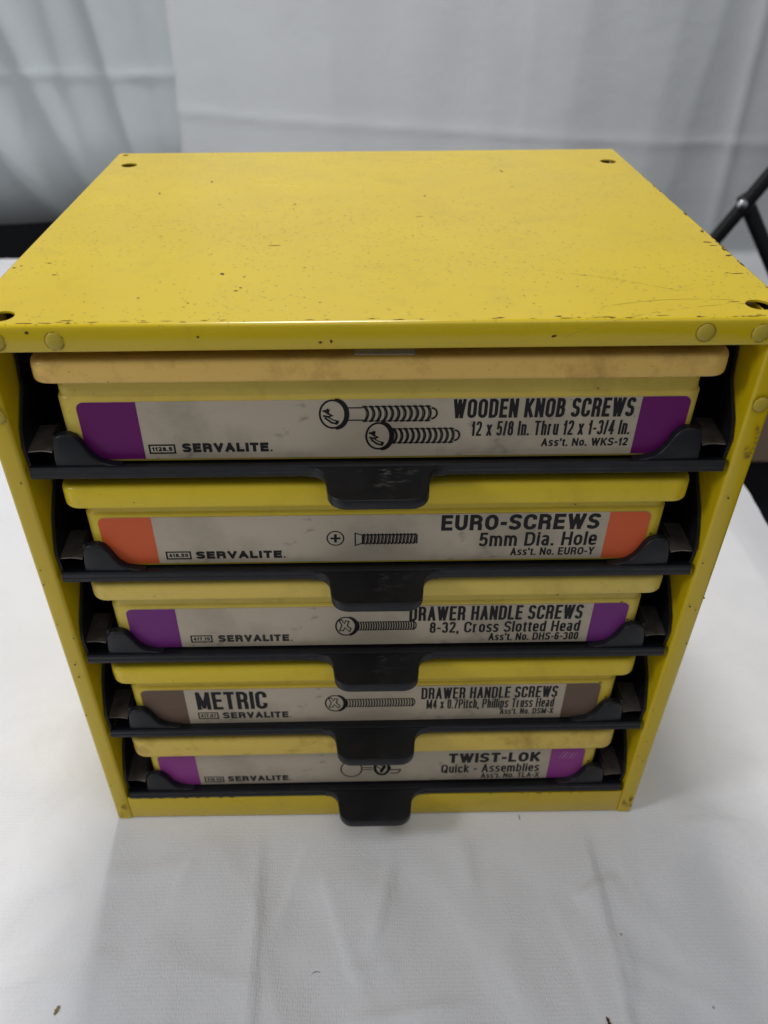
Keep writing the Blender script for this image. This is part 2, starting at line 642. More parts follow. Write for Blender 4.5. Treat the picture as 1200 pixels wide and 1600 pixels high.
def curve_plate(outer, holes, z0, z1):
    cu = bpy.data.curves.new("plate", 'CURVE')
    cu.dimensions = '2D'
    cu.fill_mode = 'BOTH'
    for pts in [outer] + holes:
        sp = cu.splines.new('POLY')
        sp.points.add(len(pts) - 1)
        for p, (x, y) in zip(sp.points, pts):
            p.co = (x, y, 0, 1)
        sp.use_cyclic_u = True
    cu.extrude = (z1 - z0) / 2
    o = bpy.data.objects.new("plate", cu)
    col.objects.link(o)
    dg = bpy.context.evaluated_depsgraph_get()
    me = bpy.data.meshes.new_from_object(o.evaluated_get(dg))
    bpy.data.objects.remove(o)
    bpy.data.curves.remove(cu)
    bm = bmesh.new()
    bm.from_mesh(me)
    bpy.data.meshes.remove(me)
    bmesh.ops.translate(bm, verts=bm.verts, vec=(0, 0, (z0 + z1) / 2))
    bmesh.ops.remove_doubles(bm, verts=bm.verts, dist=1e-6)
    for f_ in bm.faces:
        f_.material_index = 0
    return bm


def circ(cx, cy, r, seg=28):
    return [(cx + r * math.cos(2 * math.pi * i / seg), cy + r * math.sin(2 * math.pi * i / seg)) for i in range(seg)]


RB = 0.0026
holes = [circ(-0.1835, 0.2944, 0.0060), circ(0.1852, 0.2925, 0.0060), circ(-0.1812, 0.0103, 0.0062), circ(0.1852, 0.0147, 0.0062), circ(-0.1933, 0.3260, 0.0024)]
bm = curve_plate([(-HW - 0.0012 + RB, LIPY + RB), (HW + 0.0012 - RB, LIPY + RB), (HW + 0.0012 - RB, D), (-HW - 0.0012 + RB, D)], holes, H - 0.0011, H)


def lip(bm, p, q, out, drop_):
    """rounded fold along p->q with the outward direction out (unit), lip going down"""
    p, q, out = Vector(p), Vector(q), Vector(out)
    prof = []
    for i in range(7):
        a = math.radians(90 * i / 6)
        prof.append((RB * math.sin(a), -RB * (1 - math.cos(a))))
    prof.append((RB, -drop_ + 0.0015))
    prof.append((RB - 0.0006, -drop_))
    prof.append((RB - 0.0016, -drop_))
    prof.append((RB - 0.0016, -RB))
    prof.append((RB - 0.0026, -0.0011))
    A = [bm.verts.new(p + out * o_ + Vector((0, 0, z_))) for o_, z_ in prof]
    B = [bm.verts.new(q + out * o_ + Vector((0, 0, z_))) for o_, z_ in prof]
    for i in range(len(prof) - 1):
        bm.faces.new((A[i], B[i], B[i + 1], A[i + 1]))
    bm.faces.new(A)
    bm.faces.new(B)


lip(bm, (-HW + 0.0014, LIPY + RB, H), (HW - 0.0014, LIPY + RB, H), (0, -1, 0), 0.0136)
lip(bm, (-HW - 0.0012 + RB, LIPY + RB, H), (-HW - 0.0012 + RB, D, H), (-1, 0, 0), 0.0142)
lip(bm, (HW + 0.0012 - RB, LIPY + RB, H), (HW + 0.0012 - RB, D, H), (1, 0, 0), 0.0142)
# rounded front corners of the fold
for sx in (-1, 1):
    cx, cy = sx * (HW + 0.0012 - RB), LIPY + RB
    prev = None
    a0 = -90
    for k in range(7):
        a = math.radians(a0 + sx * 90 * k / 6)
        dvec = Vector((math.cos(a), math.sin(a), 0))
        ring = []
        for i in range(7):
            b = math.radians(90 * i / 6)
            ring.append(bm.verts.new(Vector((cx, cy, H - RB + RB * math.cos(b))) + dvec * RB * math.sin(b)))
        ring.append(bm.verts.new(Vector((cx, cy, H - 0.0142)) + dvec * RB))
        if prev:
            for i in range(7):
                bm.faces.new((prev[i], ring[i], ring[i + 1], prev[i + 1]) if i else (prev[1], ring[0], ring[1]))
        prev = ring
bmesh.ops.recalc_face_normals(bm, faces=bm.faces)
# chips of bare metal in the enamel (photo positions along the edges, then scattered specks)
zt = H + 0.00006
for x, y, a, b, rot in [(0.0373, 0.2045, .0011, .0016, .4), (0.0989, 0.2673, .0010, .0022, 0), (0.092, 0.2680, .0020, .0003, 0), (0.100, 0.225, .0011, .0007, 0),
                        (-0.113, 0.245, .0008, .0022, .3), (-0.145, 0.216, .0005, .0024, .2), (-0.1, 0.189, .0012, .0006, 0.4), (-0.05, 0.188, .0008, .0011, 0.5),
                        (0.03, 0.159, .0022, .0004, .1), (0.038, 0.158, .0018, .0004, 0), (-0.058, 0.107, .0035, .0004, .05), (-0.075, 0.107, .002, .0003, -.1),
                        (0.182, 0.0165, .0022, .0004, .1), (0.174, 0.0185, .003, .0004, .0), (0.181, 0.018, .0013, .0005, -.1), (0.19, 0.056, .0035, .0005, .1), (0.186, 0.057, .0015, .0006, .2),
                        (0.193, 0.106, .0022, .0008, -.2), (0.195, 0.100, .0022, .0006, .1), (0.197, 0.083, .0016, .001, .3), (0.199, 0.070, .0006, .002, 0), (0.198, 0.094, .0006, .0025, 0), (0.1975, 0.125, .0008, .002, 0),
                        (-0.197, 0.075, .0012, .0006, 0), (-0.194, 0.078, .0010, .0005, 0), (-0.18, 0.082, .0012, .0006, 0), (-0.172, 0.064, .0014, .0008, 0), (-0.12, 0.031, .0007, .0006, 0), (-0.094, 0.024, .0008, .0007, 0), (-0.072, 0.039, .0012, .0008, 0), (-0.07, 0.043, .0007, .0007, 0), (-0.082, 0.063, .001, .0014, .5), (-0.07, 0.058, .0008, .0006, 0)]:
    blob(bm, x, y, zt, a, b, rot, 1)
for i in range(95):
    x = random.uniform(-0.198, 0.198)
    y = LIPY + 0.0015 + abs(random.gauss(0, 0.0012))
    if abs(x) < 0.1 and random.random() < .5:
        continue
    blob(bm, x, min(y, 0.006) + 0.0012, zt, random.uniform(.0006, .0030), random.uniform(.0002, .0005), random.uniform(-.1, .1), 1)
for i in range(110):
    x, y = random.gauss(-0.03, 0.10), random.uniform(0.015, 0.31)
    if abs(x) < 0.195:
        s = random.uniform(.0002, .0005)
        blob(bm, x, y, zt, s * random.uniform(.8, 1.6), s, random.uniform(0, 3), 1, 7)
for i in range(26):       # right rear edge
    blob(bm, 0.1993 - abs(random.gauss(0, .0006)), random.uniform(0.02, 0.27), zt, random.uniform(.0002, .0006), random.uniform(.0006, .0022), random.uniform(-.15, .15), 1)
# long shallow arcs scratched into the paint near the right front corner
for (cx, cy, r, a0, a1) in [(0.19, -0.155, 0.175, 92, 128), (0.155, -0.10, 0.125, 75, 112), (0.05, -0.1, 0.17, 52, 72)]:
    N = 26
    w_ = 0.00009
    prev = None
    for i in range(N + 1):
        a = math.radians(a0 + (a1 - a0) * i / N)
        p = [bm.verts.new((cx + (r + s * w_ * (1 + math.sin(i * 2.1) * .5)) * math.cos(a), cy + (r + s * w_) * math.sin(a) * .98, zt)) for s in (-1, 1)]
        if prev and random.random() > .22:
            bm.faces.new((prev[0], p[0], p[1], prev[1])).material_index = 1
        prev = p
for x, z in [(-0.166, .4075), (-0.028, .401), (-0.023, .4015), (0.083, .403), (-0.086, .4045)]:
    fb = blob(bm, x, z, LIPY - 0.00006, random.uniform(.0006, .0012), random.uniform(.0005, .0009), 0, 1, 8, .4, 'y')
from_bm("top_panel", bm, cab, [M['yellow'], M['chip']], 35, recalc=False)

# side panels: outer wall, front flange and the return that faces the bays


def side_panel(s):
    bm = bmesh.new()
    path = [(HW, D - 0.002)]
    r = 0.0022
    for i in range(6):
        a = math.radians(90 * i / 5)
        path.append((HW - r + r * math.cos(a), r - r * math.sin(a)))
    xi = 0.1885
    for i in range(6):
        a = math.radians(90 * i / 5)
        path.append((xi + r - r * math.sin(a), r - r * math.cos(a)))
    path.append((xi, 0.044))
    z0, z1 = 0.0, H - 0.0032
    lo = [bm.verts.new((s * x, y, z0)) for x, y in path]
    hi = [bm.verts.new((s * x, y, z1)) for x, y in path]
    for i in range(len(path) - 1):
        bm.faces.new((lo[i], lo[i + 1], hi[i + 1], hi[i]))
    bmesh.ops.recalc_face_normals(bm, faces=bm.faces)
    bmesh.ops.solidify(bm, geom=list(bm.faces), thickness=0.0009)
    ch = []
    for i in range(10):
        z = random.uniform(0.02, 0.37)
        blob(bm, s * random.uniform(0.1895, 0.199), z, -0.00102, random.uniform(.0003, .0008), random.uniform(.0004, .0010), 0, 1, 8, .4, 'y')
    for i in range(7):    # rust creeping up from the foot
        blob(bm, s * random.uniform(0.1905, 0.1985), random.uniform(0.004, 0.020), -0.00102, random.uniform(.0006, .0014), random.uniform(.0006, .0016), 0, 2, 9, .5, 'y')
    if s > 0:   # rust ring marks on the right post
        for i in range(16):
            a = i / 16 * 2 * math.pi
            if math.sin(a * 1.5 + 1) > -.5:
                blob(bm, 0.1955 + 0.0020 * math.cos(a), 0.341 + 0.009 * math.sin(a), -0.00102, .0012, .0006, a, 2, 7, .5, 'y')
    return from_bm("side_panel", bm, cab, [M['yellow_side'], M['chip'], M['rust_faint']], 35)


side_panel(-1)
side_panel(1)

bm = bmesh.new()
add_box(bm, -0.1985, 0.1985, D - 0.0012, D, 0.0, H - 0.003)
from_bm("back_panel", bm, cab, M['yellow_side'], None)
bm = bmesh.new()
add_box(bm, -0.1875, 0.1875, 0.003, D - 0.003, 0.001, 0.0022)
from_bm("bottom_panel", bm, cab, M['yellow_side'], None)
bm = bmesh.new()
add_box(bm, -0.1884, 0.1884, 0.0006, 0.0020, 0.0006, 0.0258, 0.0005)
for i in range(9):
    blob(bm, -0.178 + i * 0.0085 + random.uniform(-.002, .002), 0.0255, 0.0005, random.uniform(.001, .0026), random.uniform(.0004, .0008), 0, 1, 9, .4, 'y')
for i in range(8):
    blob(bm, random.uniform(.03, .16), 0.0255, 0.0005, random.uniform(.0006, .0013), random.uniform(.0003, .0006), 0, 1, 9, .4, 'y')
from_bm("bottom_rail", bm, cab, [M['yellow_side'], M['chip']], 35)

def rivet(x, z, r=0.0042):
    bm = bmesh.new()
    prof = [(1.0, 0), (0.99, .25), (0.9, .6), (0.7, .85), (0.45, .96), (0, 1.0)]
    seg = 22
    rings = []
    for k, h in prof[:-1]:
        rings.append([bm.verts.new((r * k * math.cos(2 * math.pi * i / seg), -0.0010 * h, r * 1.06 * k * math.sin(2 * math.pi * i / seg))) for i in range(seg)])
    top = bm.verts.new((0, -0.0010, 0))
    for a, b in zip(rings, rings[1:]):
        for i in range(seg):
            j = (i + 1) % seg
            bm.faces.new((a[i], a[j], b[j], b[i]))
    for i in range(seg):
        bm.faces.new((rings[-1][i], rings[-1][(i + 1) % seg], top))
    bmesh.ops.recalc_face_normals(bm, faces=bm.faces)
    ring = [bm.verts.new((r * 1.17 * math.cos(2 * math.pi * i / seg), -0.00004, r * 1.2 * math.sin(2 * math.pi * i / seg))) for i in range(seg)]
    base = [bm.verts.new((r * .98 * math.cos(2 * math.pi * i / seg), -0.00004, r * 1.04 * math.sin(2 * math.pi * i / seg))) for i in range(seg)]
    for i in range(seg):
        if random.random() < .75:
            bm.faces.new((ring[i], ring[(i + 1) % seg], base[(i + 1) % seg], base[i])).material_index = 1
    o = from_bm("rivet", bm, cab, [M['rivet'], M['ring_dirt']], 50, recalc=False)
    o.location = (x, -0.0010, z)
    return o


for x, z in [(-0.1540, 0.4030), (-0.1817, 0.4030), (0.1551, 0.4040), (0.1817, 0.4034)]:
    o = rivet(x, z)
    o.location.y = LIPY
rivet(-0.1925, 0.3618, 0.0039)
rivet(0.1935, 0.3640, 0.0039)

ZB = [0.3219, 0.2473, 0.1768, 0.1008, 0.0268]     # tray undersides, top row first

# black liners inside the side walls, notched front edge
for s in (-1, 1):
    pts = [(D - 0.004, 0.004), (D - 0.004, H - 0.006), (0.030, H - 0.006), (0.022, H - 0.045)]
    for i, zb in enumerate(ZB):
        pts += [(0.0080, zb + 0.028), (0.0040, zb + 0.018), (0.0060, zb + 0.001), (0.034, zb - 0.003), (0.034, zb - 0.012), (0.026, zb - 0.024), (0.014, zb - 0.036)]
    pts = pts[:-4]
    pts += [(0.006, 0.0245), (0.006, 0.004)]
    bm = bmesh.new()
    a, b = (0.1862, 0.1876)
    add_prism(bm, pts, 'x', s * a, s * b)
    from_bm("side_liner", bm, cab, M['black'], 30)
# bent metal clips at the ends of every slide
for zb in ZB:
    for s in (-1, 1):
        bm = bmesh.new()
        nx, ny = 8, 8
        g = []
        for j in range(ny + 1):
            row = []
            for i in range(nx + 1):
                u, v = i / nx, j / ny
                x = 0.1725 + 0.0140 * u
                y = 0.0050 + 0.024 * v + 0.0018 * (u - .5) * (1 - v)
                z = zb + 0.0153 + 0.0010 * math.sin(u * 3.0 + .6) * (1 - v * .6) - 0.0006 * math.exp(-v * 9) + 0.0014 * v
                row.append(bm.verts.new((s * x, y, z)))
            g.append(row)
        for j in range(ny):
            for i in range(nx):
                bm.faces.new((g[j][i], g[j][i + 1], g[j + 1][i + 1], g[j + 1][i]))
        bmesh.ops.recalc_face_normals(bm, faces=bm.faces)
        bmesh.ops.solidify(bm, geom=list(bm.faces), thickness=0.0009)
        from_bm("slide_clip", bm, cab, M['metal'], 40)


# ================================================================== trays
TILT = [0.0, 0.0, -0.0015, -0.0050, -0.0072]       # the lower trays hang slightly askew
BOX_TILT = [0.0, -0.001, -0.0025, -0.0065, -0.0105]


def make_tray(zb, label, hmat, reach=1.0):
    t = empty("sliding_tray", (0, 0, zb), label, "tray", "black sliding trays in the cabinet")
    # front bar
    bm = bmesh.new()
    prof = [(0.0006, 0.0), (0.0, 0.0008), (0.0, 0.0030), (0.0004, 0.0034), (0.0004, 0.0060), (0.0012, 0.0070), (0.0024, 0.0070), (0.0074, 0.0050), (0.0074, 0.0)]
    add_prism(bm, prof, 'x', -0.1858, 0.1858)
    # flanges that run in the slides
    add_box(bm, -0.1855, -0.1725, 0.0074, 0.27, 0.0004, 0.0026, 0.0003)
    add_box(bm, 0.1725, 0.1855, 0.0074, 0.27, 0.0004, 0.0026, 0.0003)
    from_bm("front_bar", bm, t, M['black'], 35)
    bm = bmesh.new()
    add_box(bm, -0.1722, 0.1722, 0.0078, 0.27, 0.0010, 0.0040, 0.0004)
    add_box(bm, -0.1722, -0.1696, 0.030, 0.27, 0.0042, 0.0150, 0.0005)
    add_box(bm, 0.1696, 0.1722, 0.030, 0.27, 0.0042, 0.0150, 0.0005)
    from_bm("tray_floor", bm, t, M['black'], 35)
    # curved guards that hold the box corners
    prof = [(-0.1722, 0.0040), (-0.1716, 0.0130), (-0.1704, 0.0215), (-0.1686, 0.0248), (-0.1655, 0.0262), (-0.1612, 0.0262), (-0.1582, 0.0246), (-0.1558, 0.0210), (-0.1538, 0.0165), (-0.1514, 0.0122),
            (-0.1478, 0.0090), (-0.1430, 0.0074), (-0.1370, 0.0066), (-0.1370, 0.0040)]
    for s in (-1, 1):
        bm = bmesh.new()
        add_prism(bm, [(-s * x if s > 0 else x, z) for x, z in prof], 'y', 0.0022, 0.0070)
        bmesh.ops.recalc_face_normals(bm, faces=bm.faces)
        es = [e for e in bm.edges if abs(e.verts[0].co.y - 0.0022) < 1e-5 and abs(e.verts[1].co.y - 0.0022) < 1e-5]
        bmesh.ops.bevel(bm, geom=es, offset=0.0011, segments=3, profile=0.5, affect='EDGES')
        add_box(bm, min(s * 0.1692, s * 0.1718), max(s * 0.1692, s * 0.1718), 0.0071, 0.0300, 0.0042, 0.0235, 0.0006)
        from_bm("corner_guard", bm, t, M['black'], 35)
    # handle tab
    bm = bmesh.new()
    half = []
    for i in range(9):          # concave flare
        a = math.radians(90 * i / 8)
        half.append((0.0370 - 0.0098 * math.sin(a), -0.0002 - 0.0098 * (1 - math.cos(a))))
    half += [(0.0268, -0.0130), (0.0264, -0.0155)]
    for i in range(1, 9):       # rounded corner
        a = math.radians(90 * i / 8)
        half.append((0.0164 + 0.0100 * math.cos(a), -0.0160 - 0.0100 * math.sin(a)))
    pts = [(x, y) for x, y in half] + [(-x, y) for x, y in reversed(half)]
    add_prism(bm, pts, 'z', 0.0, 0.0062)
    bmesh.ops.recalc_face_normals(bm, faces=bm.faces)
    es = [e for e in bm.edges if all(v.co.z > 0.0061 or v.co.z < 0.0001 for v in e.verts) and abs(e.verts[0].co.z - e.verts[1].co.z) < 1e-6 and max(v.co.y for v in e.verts) < -0.0003]
    bmesh.ops.bevel(bm, geom=es, offset=0.0008, segments=3, profile=0.5, affect='EDGES')
    h = from_bm("handle", bm, t, hmat, 35)
    h.location = (-0.0005, 0, 0)
    h.scale = (1, reach, 1)
    t.rotation_euler = (0, TILT[ZB.index(zb)], 0)
    return t


# ================================================================== lettering and line art
R_ = 1   # rounded corner flag


def _g(w, *strokes):
    return (w, strokes)


XH = 0.74
GL = {
    'A': _g(.70, [(0, 0), (.5, 1)], [(1, 0), (.5, 1)], [(.2, .3), (.8, .3)]),
    'B': _g(.66, [(0, 0), (0, 1)], [(0, 1), (.92, 1, R_), (.92, .53, R_), (0, .53)], [(0, .53), (1, .53, R_), (1, 0, R_), (0, 0)]),
    'C': _g(.68, [(1, .68), (1, 1, R_), (0, 1, R_), (0, 0, R_), (1, 0, R_), (1, .32)]),
    'D': _g(.68, [(0, 0), (0, 1)], [(0, 1), (1, 1, R_), (1, 0, R_), (0, 0)]),
    'E': _g(.60, [(0, 0), (0, 1)], [(0, 1), (1, 1)], [(0, .52), (.9, .52)], [(0, 0), (1, 0)]),
    'H': _g(.68, [(0, 0), (0, 1)], [(1, 0), (1, 1)], [(0, .52), (1, .52)]),
    'I': _g(.19, [(.5, 0), (.5, 1)]),
    'K': _g(.68, [(0, 0), (0, 1)], [(.05, .35), (.95, 1)], [(.35, .56), (1, 0)]),
    'L': _g(.56, [(0, 1), (0, 0)], [(0, 0), (1, 0)]),
    'M': _g(.82, [(0, 0), (0, 1)], [(1, 0), (1, 1)], [(.02, 1), (.5, .08)], [(.98, 1), (.5, .08)]),
    'N': _g(.68, [(0, 0), (0, 1)], [(1, 0), (1, 1)], [(.03, 1), (.97, 0)]),
    'O': _g(.70, [(0, 0, R_), (1, 0, R_), (1, 1, R_), (0, 1, R_), 'c']),
    'P': _g(.63, [(0, 0), (0, 1)], [(0, 1), (1, 1, R_), (1, .45, R_), (0, .45)]),
    'Q': _g(.70, [(0, 0, R_), (1, 0, R_), (1, 1, R_), (0, 1, R_), 'c'], [(.6, .25), (1, -.05)]),
    'R': _g(.68, [(0, 0), (0, 1)], [(0, 1), (.95, 1, R_), (.95, .48, R_), (0, .48)], [(.5, .48), (.93, .46, R_), (.95, 0)]),
    'S': _g(.64, [(1, .80), (1, 1, R_), (0, 1, R_), (0, .53, R_), (1, .49, R_), (1, 0, R_), (0, 0, R_), (0, .20)]),
    'T': _g(.62, [(.5, 0), (.5, 1)], [(0, 1), (1, 1)]),
    'U': _g(.66, [(0, 1), (0, 0, R_), (1, 0, R_), (1, 1)]),
    'V': _g(.68, [(0, 1), (.5, 0)], [(1, 1), (.5, 0)]),
    'W': _g(.96, [(0, 1), (.26, 0)], [(.26, 0), (.5, .98)], [(.5, .98), (.74, 0)], [(.74, 0), (1, 1)]),
    'X': _g(.66, [(0, 0), (1, 1)], [(0, 1), (1, 0)]),
    'Y': _g(.66, [(0, 1), (.5, .45)], [(1, 1), (.5, .45)], [(.5, .45), (.5, 0)]),
    'a': _g(.53, [(0, XH * .86), (.03, XH, R_), (.9, XH, R_), (.9, 0)], [(.9, XH * .56), (0, XH * .52, R_), (0, 0, R_), (.9, 0, R_), (.9, XH * .4)]),
    'b': _g(.55, [(0, 0), (0, 1)], [(0, 0, R_), (1, 0, R_), (1, XH, R_), (0, XH, R_), 'c']),
    'c': _g(.50, [(1, XH * .74), (1, XH, R_), (0, XH, R_), (0, 0, R_), (1, 0, R_), (1, XH * .26)]),
    'd': _g(.55, [(1, 0), (1, 1)], [(0, 0, R_), (1, 0, R_), (1, XH, R_), (0, XH, R_), 'c']),
    'e': _g(.52, [(.05, XH * .48), (1, XH * .48), (1, XH, R_), (0, XH, R_), (0, 0, R_), (1, 0, R_), (1, XH * .15)]),
    'h': _g(.52, [(0, 0), (0, 1)], [(0, XH * .7), (0, XH, R_), (1, XH, R_), (1, 0)]),
    'i': _g(.19, [(.5, 0), (.5, XH)], [(.5, .97), (.5, .99)]),
    'k': _g(.54, [(0, 0), (0, 1)], [(.05, XH * .38), (.92, XH)], [(.35, XH * .58), (1, 0)]),
    'l': _g(.19, [(.5, 0), (.5, 1)]),
    'm': _g(.84, [(0, 0), (0, XH)], [(0, XH * .7), (0, XH, R_), (.5, XH, R_), (.5, 0)], [(.5, XH * .7), (.5, XH, R_), (1, XH, R_), (1, 0)]),
    'n': _g(.52, [(0, 0), (0, XH)], [(0, XH * .7), (0, XH, R_), (1, XH, R_), (1, 0)]),
    'o': _g(.56, [(0, 0, R_), (1, 0, R_), (1, XH, R_), (0, XH, R_), 'c']),
    'p': _g(.55, [(0, -.26), (0, XH)], [(0, 0, R_), (1, 0, R_), (1, XH, R_), (0, XH, R_), 'c']),
    'r': _g(.44, [(0, 0), (0, XH)], [(0, XH * .6), (0, XH * .98, R_), (.9, XH * .98)]),
    's': _g(.50, [(1, XH * .84), (1, XH, R_), (0, XH, R_), (0, XH * .54, R_), (1, XH * .48, R_), (1, 0, R_), (0, 0, R_), (0, XH * .16)]),
    't': _g(.34, [(.4, .95), (.4, 0, R_), (.95, 0)], [(0, XH), (.95, XH)]),
    'u': _g(.52, [(0, XH), (0, 0, R_), (1, 0, R_), (1, XH * .3)], [(1, 0), (1, XH)]),
    'x': _g(.54, [(0, 0), (1, XH)], [(0, XH), (1, 0)]),
    '0': _g(.55, [(0, 0, R_), (1, 0, R_), (1, 1, R_), (0, 1, R_), 'c']),
    '1': _g(.36, [(.8, 0), (.8, 1)], [(0, .74), (.45, .76, R_), (.75, 1)]),
    '2': _g(.55, [(0, .78), (0, 1, R_), (1, 1, R_), (1, .58, R_), (.05, .1), (.05, 0), (1, 0)]),
    '3': _g(.55, [(0, .80), (0, 1, R_), (.94, 1, R_), (.94, .54, R_), (.4, .54)], [(.4, .54), (1, .54, R_), (1, 0, R_), (0, 0, R_), (0, .20)]),
    '4': _g(.56, [(.76, 0), (.76, 1)], [(.70, 1), (0, .28)], [(0, .25), (1, .25)]),
    '5': _g(.55, [(.95, 1), (.12, 1), (.04, .5)], [(.04, .5), (.2, .62, R_), (1, .62, R_), (1, 0, R_), (0, 0, R_), (0, .18)]),
    '6': _g(.55, [(.98, .82), (.98, 1, R_), (0, 1, R_), (0, .3)], [(0, 0, R_), (1, 0, R_), (1, .58, R_), (0, .58, R_), 'c']),
    '7': _g(.54, [(0, 1), (1, 1), (1, .9), (.45, .3, R_), (.35, 0)]),
    '8': _g(.55, [(.05, .54, R_), (.95, .54, R_), (.95, 1, R_), (.05, 1, R_), 'c'], [(0, 0, R_), (1, 0, R_), (1, .54, R_), (0, .54, R_), 'c']),
    '.': _g(.18, [(.5, 0), (.5, .01)]),
    ',': _g(.18, [(.5, .02), (.35, -.14)]),
    '-': _g(.34, [(0, .40), (1, .40)]),
    '/': _g(.34, [(0, 0), (1, 1)]),
    "'": _g(.17, [(.5, 1), (.4, .78)]),
}


def round_path(P, closed, rx, rz):
    """P: list of (x, z, flag); corners with a flag are swapped for conic arcs"""
    out = []
    n_ = len(P)
    for i, p in enumerate(P):
        fl = len(p) > 2 and p[2]
        if not fl or (not closed and i in (0, n_ - 1)):
            out.append((p[0], p[1]))
            continue
        a, b, c = Vector(P[i - 1][:2]), Vector(p[:2]), Vector(P[(i + 1) % n_][:2])

        def tan(q):
            d = q - b
            L = d.length
            if L < 1e-9:
                return b
            u = d / L
            R = abs(u.x) * rx + abs(u.y) * rz
            return b + u * min(R, L * .5)
        t0, t1 = tan(a), tan(c)
        w = .68
        for k in range(8):
            t = k / 7
            B0, B1, B2 = (1 - t) ** 2, 2 * t * (1 - t) * w, t * t
            q = (t0 * B0 + b * B1 + t1 * B2) / (B0 + B1 + B2)
            out.append((q.x, q.y))
    res = [out[0]]
    for q in out[1:]:
        if (Vector(q) - Vector(res[-1])).length > 1e-7:
            res.append(q)
    return res


class Art:
    adj = (0, 0, 0)
    """flat ink shapes on the label plane; x and z in metres"""
    def __init__(self, y):
        self.y = y
        self.v = []
        self.f = []
        self.k = 0

    def poly(self, pts):
        y = self.y - 0.0000015 * self.k
        self.k += 1
        i0 = len(self.v)
        self.v += [(x, y, z) for x, z in pts]
        self.f.append(tuple(range(i0, i0 + len(pts))))

    def line(self, pts, w, closed=False):
        y = self.y - 0.0000015 * self.k
        self.k += 1
        P = [Vector(p) for p in pts]
        n_ = len(P)
        L = []
        for i in range(n_):
            a = P[i - 1] if (i > 0 or closed) else P[i]
            b = P[(i + 1) % n_] if (i < n_ - 1 or closed) else P[i]
            d1 = (P[i] - a)
            d2 = (b - P[i])
            d = (d1.normalized() if d1.length > 1e-9 else Vector((0, 0))) + (d2.normalized() if d2.length > 1e-9 else Vector((0, 0)))
            if d.length < 1e-6:
                d = d1 if d1.length > 1e-9 else d2
            d.normalize()
            nn = Vector((-d.y, d.x))
            dd = d2 if d2.length > 1e-9 else d1
            cs = abs(d.dot(dd.normalized())) if dd.length > 1e-9 else 1.0
            k = min(1.6, 1.0 / max(cs, .2))
            L.append((P[i] + nn * w / 2 * k, P[i] - nn * w / 2 * k))
        i0 = len(self.v)
        for a, b in L:
            self.v += [(a.x, y, a.y), (b.x, y, b.y)]
        for i in range(n_ if closed else n_ - 1):
            j = (i + 1) % n_
            self.f.append((i0 + 2 * i, i0 + 2 * i + 1, i0 + 2 * j + 1, i0 + 2 * j))

    def arc(self, cx, cz, rx, rz, a0, a1, w, n_=18):
        self.line([(cx + rx * math.cos(math.radians(a0 + (a1 - a0) * i / n_)), cz + rz * math.sin(math.radians(a0 + (a1 - a0) * i / n_))) for i in range(n_ + 1)], w)

    def text(self, body, x0, x1, z0, z1, w, rnd=.5):
        """bold lettering drawn as strokes of width w; box x0..x1, capitals z0..z1"""
        gap, space = .115, .26
        tot = 0
        for i, ch in enumerate(body):
            tot += space if ch == ' ' else GL[ch][0]
            if i < len(body) - 1:
                tot += gap
        k = (x1 - x0) / tot
        cap = z1 - z0
        x = x0
        for ch in body:
            if ch == ' ':
                x += (space + gap) * k
                continue
            gw, strokes = GL[ch]
            ix0, ix1 = x + w / 2, x + gw * k - w / 2
            if ix1 < ix0:
                ix0 = ix1 = x + gw * k / 2
            hz = w / 2
            for st in strokes:
                closed = st[-1] == 'c'
                pts = [p for p in st if p != 'c']
                Q = [(ix0 + p[0] * (ix1 - ix0), z0 + hz + p[1] * (cap - 2 * hz)) + tuple(p[2:]) for p in pts]
                rx = rnd * (ix1 - ix0)
                rz = min(rnd * cap, max(rx * 1.25, w * .8))
                L = round_path(Q, closed, rx, rz)
                if not closed:
                    for e0, e1 in ((0, 1), (-1, -2)):
                        zz = pts[e0][1]
                        soft = len(pts[e1]) > 2 and min(abs(zz - 0), abs(zz - 1), abs(zz - XH)) > .01
                        if not soft:
                            a, b = Vector(L[e0]), Vector(L[e1])
                            L[e0] = tuple(a + (a - b).normalized() * hz * .98)
                self.line(L, w, closed)
            x += (gw + gap) * k

    def build(self, name, parent, mat):
        a, b, dz = Art.adj
        if name == "colour_block":
            b *= .4
        vs = [(x + a + b * (1 - (x / .16) ** 2) if abs(x) < .15 else x + 0.0007, y, z + dz) for x, y, z in self.v]
        me = bpy.data.meshes.new(name)
        me.from_pydata(vs, [], self.f)
        return link(name, me, parent, mat)


def ell(cx, cz, rx, rz, n_=28):
    return [(cx + rx * math.cos(2 * math.pi * i / n_), cz + rz * math.sin(2 * math.pi * i / n_)) for i in range(n_)]


# ================================================================== boxes
BODY_Y = 0.0080
LAB_Y = 0.0076
INK_Y = LAB_Y - 0.00006


LAB_DZ = [0.0021, 0.0013, 0.0008, 0.0004, 0.0001]


